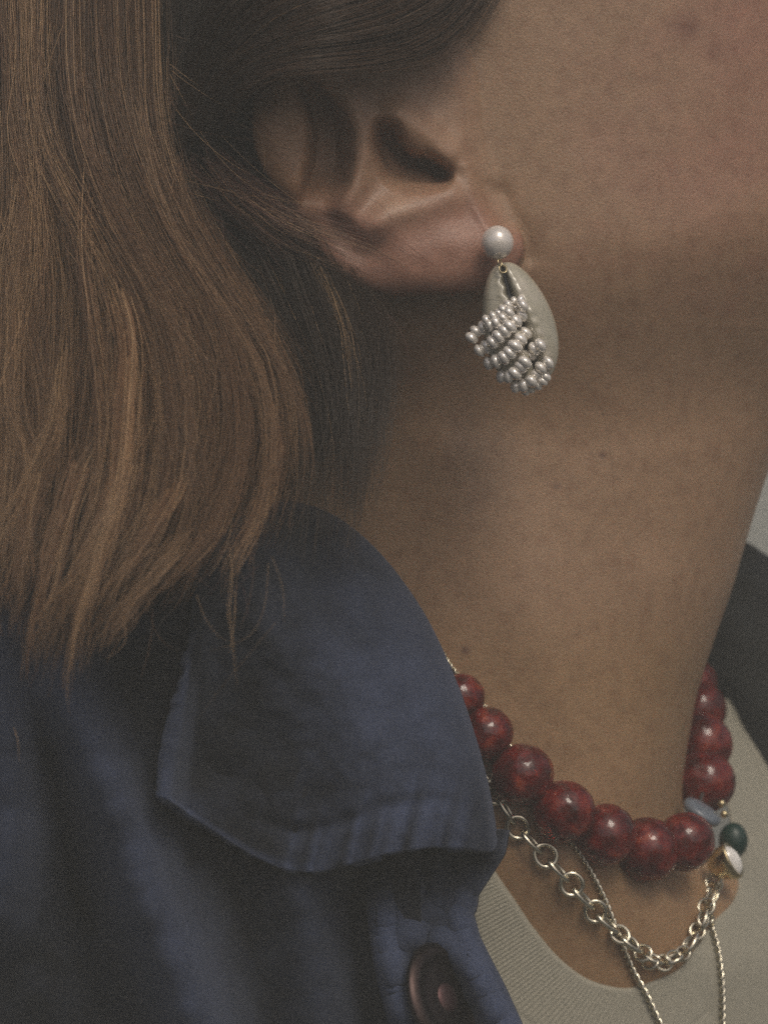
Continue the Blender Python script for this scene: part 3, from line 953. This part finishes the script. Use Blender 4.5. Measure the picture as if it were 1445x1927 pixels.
# single wisps that stray over the ear, the neck and the collar
WSP = []; WC = []
rf = np.random.default_rng(99)
for k_ in range(120):
    if k_ < 70:                                          # over the back of the ear
        x0, y0 = rf.uniform(300, 470), rf.uniform(60, 400); L_ = rf.uniform(90, 330); a_ = rf.uniform(.05, 1.15); cv = rf.normal(0, .8)
        z0_, z1_ = -6 - 8 * sstep(300, 470, x0), -22
    elif k_ < 95:                                        # below the lobe, against the neck
        x0, y0 = rf.uniform(520, 760), rf.uniform(560, 820); L_ = rf.uniform(80, 220); a_ = rf.uniform(.7, 1.7); cv = rf.normal(0, .7)
        z0_, z1_ = -20, -24
    else:                                                # tips over the collar
        x0, y0 = rf.uniform(150, 520), rf.uniform(930, 1130); L_ = rf.uniform(60, 170); a_ = rf.uniform(1.1, 2.4); cv = rf.normal(0, .9)
        z0_, z1_ = -76, -84
    tt_ = np.linspace(0, 1, NP); an = a_ + cv * (tt_ - .3)
    xs = x0 + np.r_[0, np.cumsum(np.cos(an[:-1]))] * L_ / NP; ys = y0 + np.r_[0, np.cumsum(np.sin(an[:-1]))] * L_ / NP
    WSP.append(np.stack([xs, ys, z0_ + (z1_ - z0_) * tt_], -1))
    p_ = rf.random(); WC.append(DARK * 1.2 if p_ < .35 else (RED_D * 1.6 if p_ < .6 else (MID if p_ < .85 else GOLD * .8)))
WSP = np.array(WSP); WC = np.broadcast_to(np.array(WC)[:, None], (120, NP, 3)).copy()
child('flyaway_hair', strand_mesh('flyaway_hair', W(WSP[..., 0], WSP[..., 1], WSP[..., 2]), WC, .00003 + .00003 * rf.random(120)), m_hair, hair)['kind'] = 'stuff'

# hair swept back over the top of the ear
OG = [
    [(960, -420, -2), (930, -200, -6), (880, -60, -10), (790, 20, -17), (690, 60, -21), (560, 80, -20), (440, 130, -8), (380, 260, 8)],
    [(900, -420, -3), (860, -220, -8), (800, -90, -14), (700, -20, -20), (600, 10, -22), (500, 60, -16), (420, 140, -2), (370, 280, 12)],
    [(800, -420, -6), (740, -220, -12), (660, -110, -18), (560, -60, -20), (460, 0, -14), (400, 120, 2), (360, 300, 14)],
    [(660, -420, -4), (590, -220, -10), (500, -110, -12), (420, -20, -6), (370, 120, 8), (340, 300, 16)],
]
OGl = [[(985, -420, 0), (960, -150, -4), (905, -10, -7), (845, 70, -11), (760, 108, -16), (650, 124, -21), (560, 128, -21), (480, 160, -15), (430, 240, 0), (400, 340, 14)]]
ov = lambda x: 4 + 11 * (1 - float(sstep(560, 800, np.float64(x))))
OG = [[(x, y, z - ov(x)) for x, y, z in q] for q in OG]; OGl = [[(x, y, z - ov(x) * (x < 880)) for x, y, z in q] for q in OGl]
g_ = np.stack([spline(q, 50) for q in OGl + OG])
t_ = np.linspace(0, 4, 50); i0 = np.minimum(t_.astype(int), 3); f_ = (t_ - i0)[:, None, None]
Q = g_[i0] * (1 - f_) + g_[i0 + 1] * f_
Q[..., 1] -= 14
Q[..., 2] += 3 + (vnoise(Q[..., 0] * .4, Q[..., 1] * 2, 20, 71) - .5) * 2
me = grid_mesh('tucked_hair', W(Q[..., 0], Q[..., 1], Q[..., 2])); color_attr(me, 'tone', np.ones((2500, 3)) * DARK * .9)
tk = child('tucked_hair', me, m_mass, hair); tk.modifiers.new('thickness', 'SOLIDIFY').thickness = .003
lock('hair_lock', OGl + OG, 2600, 90, spread=9, dspread=1.5, col=(DARK * .8, MID * .5), gold=.01, seed=30, tipc=.05, trim=.15, wav=4, cluster=.6)
lock('hair_lock', [OGl[0], [(x + 14, y + 10, z + 1.5) for x, y, z in OGl[0]]], 130, 40, spread=14, dspread=1.0, col=(DARK, MID * .7), gold=.02, seed=31, tipc=.1, trim=.75, wav=6, cluster=.3)

# reddish wisps over the back of the ear
WG = [[(330, 160, 8), (380, 240, 2), (430, 310, -6), (475, 352, -13), (540, 400, -16), (640, 425, -16), (720, 455, -14), (790, 520, -11), (830, 560, -4)],
      [(330, 200, 8), (385, 290, 2), (440, 350, -6), (500, 395, -14), (580, 445, -14), (660, 480, -13), (730, 505, -12), (770, 540, -9)],
      [(340, 260, 8), (400, 350, 0), (460, 410, -6), (520, 460, -9), (590, 510, -10), (650, 545, -8), (700, 590, 4)]]
wl_ = lock('hair_lock', WG, 430, 46, spread=15, dspread=1.6, col=(RED_D, RED), gold=.12, seed=40, tipc=.1, trim=.6, wav=12, rad=.00005, cluster=.5)
wl_['label'] = 'thin reddish wisps crossing the back of the ear'
HAIRS = [
    ([(320, 140, -2), (350, 195, -5), (385, 260, -9), (430, 315, -13), (480, 355, -16), (530, 375, -18), (620, 385, -18)], GOLD * .9, .00009),
    ([(335, 165, -2), (370, 235, -6), (415, 300, -11), (455, 335, -14), (500, 352, -16)], GOLD * .7, .00008),
    ([(490, 40, -24), (498, 85, -24), (520, 140, -21), (555, 180, -20), (590, 205, -19)], GOLD * .6, .00007),
    ([(496, 60, -24), (505, 110, -24), (512, 150, -21), (530, 205, -20)], GOLD * .7, .00008),
    ([(630, 10, -26), (634, 60, -27), (640, 130, -24)], GOLD * .5, .00006),
    ([(455, 430, -10), (500, 424, -12), (560, 425, -14), (640, 440, -15), (720, 470, -14)], GOLD * .7, .00007),
    ([(470, 370, -14), (540, 362, -17), (620, 372, -17), (700, 395, -15), (760, 420, -13)], RED, .00006),
    ([(740, 268, -12), (765, 272, -12), (790, 280, -11), (808, 292, -9)], DARK, .00006),
    ([(690, 372, -16), (715, 385, -16), (735, 410, -14), (742, 440, -13)], DARK, .00006),
    ([(870, 565, -19), (905, 563, -20), (940, 566, -20.5), (975, 576, -20.5), (1010, 594, -19.5), (1050, 625, -15)], DARK, .00006),
    ([(895, 700, -6), (930, 712, -8), (965, 735, -6), (990, 760, 0)], DARK, .00005),
    ([(1105, 720, 17), (1132, 775, 18), (1148, 850, 19), (1155, 930, 19), (1168, 1000, 18), (1205, 1080, 17)], DARK * 1.5, .00005),
    ([(1030, 640, 12), (1090, 700, 13), (1140, 790, 17)], DARK * 1.8, .00004),
    ([(432, 1030, -45), (438, 1090, -50), (433, 1150, -54), (440, 1210, -55), (446, 1290, -54)], GOLD, .00008),
    ([(440, 1060, -48), (428, 1140, -53), (436, 1200, -56), (440, 1260, -56)], GOLD * .8, .00007),
    ([(505, 1060, -42), (500, 1130, -50), (480, 1185, -54), (445, 1210, -56), (395, 1225, -56)], GOLD * .6, .00007),
    ([(370, 1120, -52), (385, 1160, -54), (405, 1190, -55), (430, 1208, -56)], GOLD * .7, .00007),
    ([(520, 1170, -48), (470, 1230, -55), (420, 1290, -56), (375, 1350, -56)], GOLD * .35, .00006),
    ([(180, 1080, -58), (150, 1170, -61), (132, 1250, -62), (126, 1310, -62), (133, 1345, -61)], GOLD, .0001),
    ([(150, 1120, -58), (140, 1200, -61), (130, 1260, -62), (128, 1320, -62)], GOLD * .8, .00009),
    ([(28, 1370, -46), (35, 1400, -47), (37, 1435, -46)], GOLD, .00009),
    ([(555, 600, -6), (590, 690, -8), (600, 730, -8), (604, 780, -6)], GOLD * .5, .00006),
    ([(300, 860, -50), (265, 1000, -56), (235, 1110, -60), (170, 1230, -62)], GOLD * .9, .00008),
    ([(105, 690, -46), (100, 780, -50), (60, 880, -54), (10, 960, -56)], GOLD * .9, .00009),
    ([(112, 680, -46), (90, 790, -50), (55, 900, -54), (20, 1080, -56)], GOLD * .8, .00008),
    ([(140, 360, -26), (145, 600, -40), (142, 750, -47), (140, 860, -50)], GOLD * .7, .00008),
]
for q, col_, rd in HAIRS:
    G_ = spline(q, NP)
    if q[-1][0] < 640 and q[-1][1] > 900: G_[:, 2] -= 30 * sstep(250, 1150, G_[:, 1])
    me = strand_mesh('stray_hair', W(G_[:, 0], G_[:, 1], G_[:, 2])[None], np.broadcast_to(np.array(col_), (1, NP, 3)), np.array([rd * .6]))
    child('stray_hair', me, m_hair, hair)
for o in list(hair.children):                       # hair mass sits in the person's frame; its locks are its sub-parts
    o.matrix_parent_inverse = Matrix()

# ------------------------------------------------------------------ earring
ear = empty('earring', tuple(W(936, 456, -11)), 'white cowrie shell earring wrapped in seed pearls hanging below a pearl stud', 'earring')
E_INV = Matrix.Translation(-ear.location)


def epart(name, me, m):
    o = link(name, me, m, ear); o.matrix_parent_inverse = E_INV
    return o


v_, f_ = uv_sphere(40, 56)
pl = epart('pearl_stud', mesh_np('pearl_stud', v_ * .00403 * np.array([.97, 1, 1.02]), f_), m_pearl)
pl.location = tuple(W(935.5, 456.5, -12.5))

# cowrie: long axis tilts down to the right, slit with teeth on its face
sc_c = W(972, 612, -11.5)
la = np.array([.235, 0, -.972]); ac = np.array([.972, 0, .235]); fr_ = np.array([0, -1., 0])
nT, nF = 260, 260
aT = np.linspace(0.001, math.pi - .001, nT)[:, None]; aF = np.linspace(0, 2 * math.pi, nF, endpoint=False)[None]
al = -np.cos(aT)                                                             # -1 top .. 1 bottom
w_ = np.sin(aT) ** .80 * (1 + .16 * al - .10 * al ** 2)
HL, HW, HT = 121 * S * .98, 66 * S * .98, .0062
lat = np.sin(aF) * np.where(np.sin(aF) < 0, .98, 1.08); frn = np.cos(aF)
dF = (aF - .13 - .26 * al + math.pi) % (2 * math.pi) - math.pi                 # slit runs a little left of the middle
teeth = np.sin(al * 34)
half = .17 + .045 * teeth * (dF < 0) - .03 * np.abs(al) ** 3
half = half + .05 * (1 - sstep(-.95, -.45, al)) * sstep(-1, -.93, al)
slit = 1 - sstep(half - .05, half + .05, np.abs(dF))
slit = slit * sstep(-.985, -.90, al) * (1 - sstep(.9, .98, al))
lip = np.exp(-((np.abs(dF) - half - .16) / .13) ** 2)
ribs = np.exp(-((np.abs(dF) - half - .12) / .18) ** 2) * teeth
wF = (aF + math.pi) % (2 * math.pi) - math.pi
rad = 1 + .06 * np.exp(-((wF + .78) / .34) ** 2) + .05 * lip + .014 * ribs - .80 * slit
V = sc_c + (al * HL)[..., None] * la + (w_ * lat * rad * HW)[..., None] * ac + (w_ * (frn * np.where(frn > 0, .92, 1.0)) * rad * HT)[..., None] * fr_
shell_me = grid_mesh('cowrie_shell', V, wrap_c=True)
sl3 = np.clip(slit * 1.25 - .2, 0, 1)[..., None]
color_attr(shell_me, 'tone', (np.array([1., 1, 1]) * (1 - sl3) + np.array([.02, .016, .012]) * sl3).reshape(-1, 3))  # slit painted near black for its depth shade
shell = epart('cowrie_shell', shell_me, m_shell)
bvh_shell = BVHTree.FromPolygons([tuple(q) for q in V.reshape(-1, 3)], [tuple(q) for q in grid_faces(nT, nF, wrap_c=True)])

STRANDS = [([(380, 1030), (500, 962), (600, 880), (660, 845), (712, 850)], 58), ([(240, 1195), (300, 1115), (400, 1085), (500, 1040), (600, 955), (725, 893)], 68),
           ([(310, 1325), (412, 1262), (540, 1145), (640, 1048), (720, 985)], 74), ([(395, 1448), (520, 1402), (620, 1320), (690, 1225), (750, 1150)], 76),
           ([(515, 1560), (620, 1562), (700, 1480), (770, 1400), (815, 1320), (895, 1265)], 72), ([(650, 1660), (755, 1645), (830, 1572), (890, 1485), (965, 1435)], 70),
           ([(745, 1695), (870, 1645), (950, 1560)], 60)]
rr = random.Random(5)
SEED = []
for pth_, r0_ in STRANDS:
    p_ = spline(pth_, 400); L_ = np.r_[0, np.cumsum(np.linalg.norm(np.diff(p_, axis=0), axis=1))]
    n_ = max(2, round(L_[-1] / (r0_ * 1.08)))
    for k_ in range(n_ + 1):
        u_ = L_[-1] * k_ / n_ + rr.uniform(-4, 4)
        i_ = int(np.clip(np.searchsorted(L_, u_), 2, 397)); t_ = p_[i_ + 2] - p_[i_ - 2]
        SEED.append((p_[i_, 0] + rr.uniform(-4, 4), p_[i_, 1] + rr.uniform(-4, 4), r0_ * rr.uniform(.93, 1.08), math.atan2(-t_[1], t_[0])))
v_, f_ = uv_sphere(18, 26)
seed_me = mesh_np('seed_pearl', v_ * np.array([1.0, 1.0, .70]), f_); seed_me.materials.append(m_seed)
for zx, zy, zr, za in SEED:
    px, py, r = 840 + .19718 * zx, 400 + .19718 * zy, .19718 * zr * S * .98
    h = hit(px, py, bvh_shell)
    y = (h[0] if h else -11.0) - r / MM * .75
    if h is None: y = -12.5
    o = epart('seed_pearl', seed_me, None)
    o.location = tuple(W(px, py, y)); o.scale = (r, r, r)
    o.rotation_euler = Vector((math.cos(za), rr.uniform(-.25, .25), math.sin(za))).to_track_quat('Z', 'Y').to_euler()
for pth_, r0_ in STRANDS:                                # the thread each strand is strung on
    p_ = spline(pth_, 60); q_ = []
    for zx, zy in p_:
        px, py = 840 + .19718 * zx, 400 + .19718 * zy
        h = hit(px, py, bvh_shell); q_.append((px, py, (h[0] if h else -11.5) - 1.2))
    q_ = np.array(q_); q_[:, 2] = smooth1(q_[:, 2], 9)
    v_, f_ = tube(W(q_[:, 0], q_[:, 1], q_[:, 2]), .00016, 6)
    epart('thread', mesh_np('thread', v_, f_), m_gold)
for cx_, cy_, rad_, nz, tl_ in ((940, 494, 6.5, (.8, -.5, .2), 0), (946, 506, 7.5, (.3, -.9, .2), 0)):
    v_, f_ = torus(rad_ * S, 1.5 * S, 28, 8)
    epart('jump_ring', mesh_np('jump_ring', orient(v_, W(cx_, cy_, -15.5), nz), f_), m_gold)
v_, f_ = tube(spline([W(935, 456, -12.5), W(934, 456, -8), W(933, 456, -3), W(933, 456, 2)], 10), .0004, 8)
epart('ear_post', mesh_np('ear_post', v_, f_), m_gold)

# ------------------------------------------------------------------ red bead necklace
red = empty('bead_necklace', tuple(W(1139, 1571, 10)), 'chunky necklace of round dark red glassy stone beads around the base of the neck', 'necklace')
R_INV = Matrix.Translation(-red.location)


def rpart(name, me, m):
    o = link(name, me, m, red); o.matrix_parent_inverse = R_INV
    return o


BEADS = [(868, 1312, 40, None), (914, 1380, 47, None), (982, 1457, 54, None), (1061, 1527, 54, None), (1140, 1571, 53, None), (1217, 1599, 55, None),
         (1288, 1584, 51, 31), (1325, 1471, 53, 76), (1319, 1400, 53, 90), (1314, 1335, 47, 102), (1306, 1281, 38, 114)]
vs_, fs_ = uv_sphere(90, 120)
bead_meshes = []
for k_ in range(3):
    r = np.random.default_rng(80 + k_)
    d_ = np.zeros(len(vs_))
    for _ in range(20):                                    # hand cut: slightly flattened facets
        n_ = r.normal(size=3); n_ /= np.linalg.norm(n_)
        c_ = vs_ @ n_; lim = r.uniform(.955, .99)
        d_ = np.maximum(d_, np.where(c_ > lim, 1 - lim / np.maximum(c_, .1), 0))
    for _ in range(16):                                    # small chips that catch the light
        n_ = r.normal(size=3); n_ /= np.linalg.norm(n_); w_ = r.uniform(.10, .19)
        d_ = d_ + .30 * w_ ** 2 * np.exp(-((1 - vs_ @ n_) * 2 / w_ ** 2))
    bead_meshes.append(mesh_np('bead', vs_ * (1 - d_)[:, None], fs_)); bead_meshes[-1].materials.append(m_red)
for i, (px, py, r, y) in enumerate(BEADS):
    if y is None: y = hy(px, py) - r * .13 * .80
    o = rpart('bead', bead_meshes[i % 3], None)
    o.location = tuple(W(px, py, y)); s_ = 1.12 * r * S * (D + y * MM) / D
    o.scale = (s_, s_, s_ * .96); o.rotation_euler = (random.uniform(0, 6), random.uniform(0, 6), random.uniform(0, 6))
v_, f_ = lathe([(.0001, -.28), (.6, -.28), (.92, -.2), (1, 0), (.92, .2), (.6, .28), (.0001, .28)], 40)
sp = rpart('spacer_disc', mesh_np('spacer_disc', orient(v_ * .0056, W(1320, 1528, 52), (.50, -.22, .84)), f_), m_bluesilver)
sp['label'] = 'blue grey disc between two red beads'
v_, f_ = uv_sphere(24, 32)
gb = rpart('green_bead', mesh_np('green_bead', v_ * np.array([.0040, .0040, .005]) + W(1379, 1582, 74), f_), m_green)
gb['label'] = 'dark green stone bead beside the shirt edge'
for px, py, y in ((1357, 1512, 62), (1362, 1532, 60)):
    v_, f_ = uv_sphere(10, 14)
    rpart('spacer_bead', mesh_np('spacer_bead', v_ * .0011 + W(px, py, y), f_), m_gold)
thr = spline([W(b_[0], b_[1], hy(b_[0], b_[1]) - b_[2] * .1 if b_[3] is None else b_[3]) for b_ in BEADS], 120)
v_, f_ = tube(thr, .0005, 6)
rpart('cord', mesh_np('cord', v_, f_), m_thread)

# ------------------------------------------------------------------ silver link chain
chain = empty('chain_necklace', tuple(W(1075, 1664, 5)), 'silver necklace of large round rings joined by small links on the upper chest', 'necklace')
C_INV = Matrix.Translation(-chain.location)
RINGS = [(884, 1424, 22), (931, 1490, 23), (974, 1557, 22), (1026, 1610, 23), (1075, 1664, 22), (1119.5, 1715, 21), (1166, 1758, 19), (1209, 1793, 17), (1248, 1812, 16),
         (1284, 1794, 15), (1311, 1752, 16), (1328, 1706, 17), (1342, 1662, 17), (1352, 1622, 15)]
ring_me = mesh_np('ring', *torus(1, .225, 44, 12)); ring_me.materials.append(m_silver)
oval_me = mesh_np('link', *torus(1, .27, 36, 12, sx=1.35)); oval_me.materials.append(m_silver)
cpos = []
for px, py, r in RINGS:
    y = min(hy(px, py, 45), 60) - 2.2
    cpos.append(W(px, py, y))
cpos = np.array(cpos)


def cpart(name, me, loc, z, x, s_):
    o = link(name, me, None, chain); o.matrix_parent_inverse = C_INV
    z = Vector(z).normalized(); x = Vector(x); x = (x - z * x.dot(z)).normalized(); y = z.cross(x)
    Mx = Matrix((x, y, z)).transposed().to_4x4()
    o.matrix_basis = Matrix.Translation(Vector(loc)) @ Mx @ Matrix.Diagonal((s_[0], s_[1], s_[2], 1))
    return o


for i, (px, py, r) in enumerate(RINGS):
    d_ = Vector(cpos[min(i + 1, len(cpos) - 1)] - cpos[max(i - 1, 0)]).normalized()
    h = hit(px, py)
    nrm = Vector((0, -1, 0)) if i < 6 else Vector((.35 * (-1) ** i, -1, .55))
    if h is not None and i < 6: nrm = (Vector((0, -1, 0)) + .25 * Vector((random.uniform(-1, 1), 0, random.uniform(-1, 1)))).normalized()
    rs = r * S * (1 + cpos[i][1] / D) * .96
    cpart('ring', ring_me, cpos[i], nrm, d_, (rs, rs * random.uniform(.9, .98), rs))
    if i + 1 < len(cpos):
        mid = (cpos[i] + cpos[i + 1]) / 2; dd = Vector(cpos[i + 1] - cpos[i]); L_ = dd.length
        gap = max(L_ - rs - RINGS[i + 1][2] * S * .92, .0008) / 2 + .0016
        zz = dd.cross(Vector((0, 1, 0))).normalized() + Vector((0, -.25, 0))
        cpart('link', oval_me, mid + np.array([0, -.0006, 0]), zz, dd, (gap / 1.5, .0019, .0021))
CH2 = [(1187, 1775), (1222, 1812), (1266, 1800), (1297, 1775), (1322, 1730), (1338, 1690)]
for i, (px, py) in enumerate(CH2):                      # second turn of small links where the chain bunches up
    y = min(hy(px, py, 45), 60) - 3.2
    d_ = Vector(W(*CH2[min(i + 1, 5)], y)) - Vector(W(*CH2[max(i - 1, 0)], y))
    cpart('link', oval_me, W(px, py, y), (.5 * (-1) ** i, -.8, .6), d_, (.0016, .0015, .0017))

# ------------------------------------------------------------------ twisted rope chain
rope = empty('rope_chain', tuple(W(1175, 1785, 5)), 'thin twisted silver rope chain running under the red beads onto the white shirt', 'necklace')
RO_INV = Matrix.Translation(-rope.location)


def shirt_or_skin(px, py, default=50):
    ys = [h[0] for h in (hit(px, py), hit(px, py, bvh_shirt)) if h]
    return min(ys) if ys else default


bvh_shirt = BVHTree.FromPolygons([tuple(q) for q in sh.reshape(-1, 3)], [tuple(q) for q in grid_faces(len(vv), NS, flip=True)])


def rope_strand(path, r0, r1, name):
    pts = np.array([W(px, py, min(shirt_or_skin(px, py), 62) - dy) for px, py, dy in path])
    n = max(60, int(np.linalg.norm(np.diff(pts, axis=0), axis=1).sum() / .00022))
    P_ = spline(pts, n)
    for i in range(3): P_[:, i] = smooth1(P_[:, i], 21)
    T, N, B = frames(P_)
    ds = np.r_[0, np.cumsum(np.linalg.norm(np.diff(P_, axis=0), axis=1))]
    rr_ = np.linspace(r0, r1, n)
    th = np.cumsum(np.r_[0, np.diff(ds)] / (rr_ * 5.2)) * 2 * math.pi
    parts = []
    for k in range(2):
        a = th + k * math.pi
        Q_ = P_ + (rr_ * .55)[:, None] * (np.cos(a)[:, None] * N + np.sin(a)[:, None] * B)
        parts.append(tube(Q_, rr_ * .5 * (1 + .12 * np.sin(th * 2.0)), 8))
    o = link(name, mesh_np(name, *join_vf(parts)), m_silver, rope); o.matrix_parent_inverse = RO_INV


rope_strand([(800, 1180, .8), (822, 1212, .8), (850, 1255, .8), (888, 1304, .8), (920, 1340, .8), (980, 1440, .6), (1045, 1545, .6), (1085, 1598, .8), (1112, 1642, .8),
             (1136, 1690, 1.0), (1152, 1730, 1.2), (1172, 1782, 1.4), (1190, 1825, 1.2), (1215, 1870, 1.2), (1245, 1935, 1.2), (1275, 2010, 1.2)], .00055, .00088, 'rope_strand')
rope_strand([(1340, 1680, 1.0), (1338, 1712, 1.2), (1340, 1745, 1.2), (1350, 1785, 1.2), (1356, 1830, 1.2), (1359, 1880, 1.2), (1358, 1940, 1.2), (1352, 2010, 1.2)], .0008, .00085, 'rope_strand')

# ------------------------------------------------------------------ gold charm, its bright reflection built as a white oval
ch = empty('charm', tuple(W(1364, 1622, 45)), 'small gold charm with its reflection painted as a white oval beside the green bead', 'charm')
H_INV = Matrix.Translation(-ch.location)
cn = (.78, -.40, .42); cx_ = (.55, 0, -.8)
v_, f_ = lathe([(.0001, -1.0), (.35, -.95), (.7, -.6), (.92, -.1), (1.0, .15), (1.0, .42), (.93, .5), (.86, .42)], 40)
o = link('bezel', mesh_np('bezel', orient(v_ * np.array([.0050, .0036, .0050]), W(1366, 1624, 44), cn, cx_), f_), m_gold, ch); o.matrix_parent_inverse = H_INV
v_, f_ = lathe([(.0001, .95), (.3, .9), (.6, .76), (.8, .55), (.87, .4)], 40)
o = link('painted_gleam', mesh_np('painted_gleam', orient(v_ * np.array([.0050, .0036, .0042]), W(1366, 1624, 44), cn, cx_), f_), m_white, ch); o.matrix_parent_inverse = H_INV
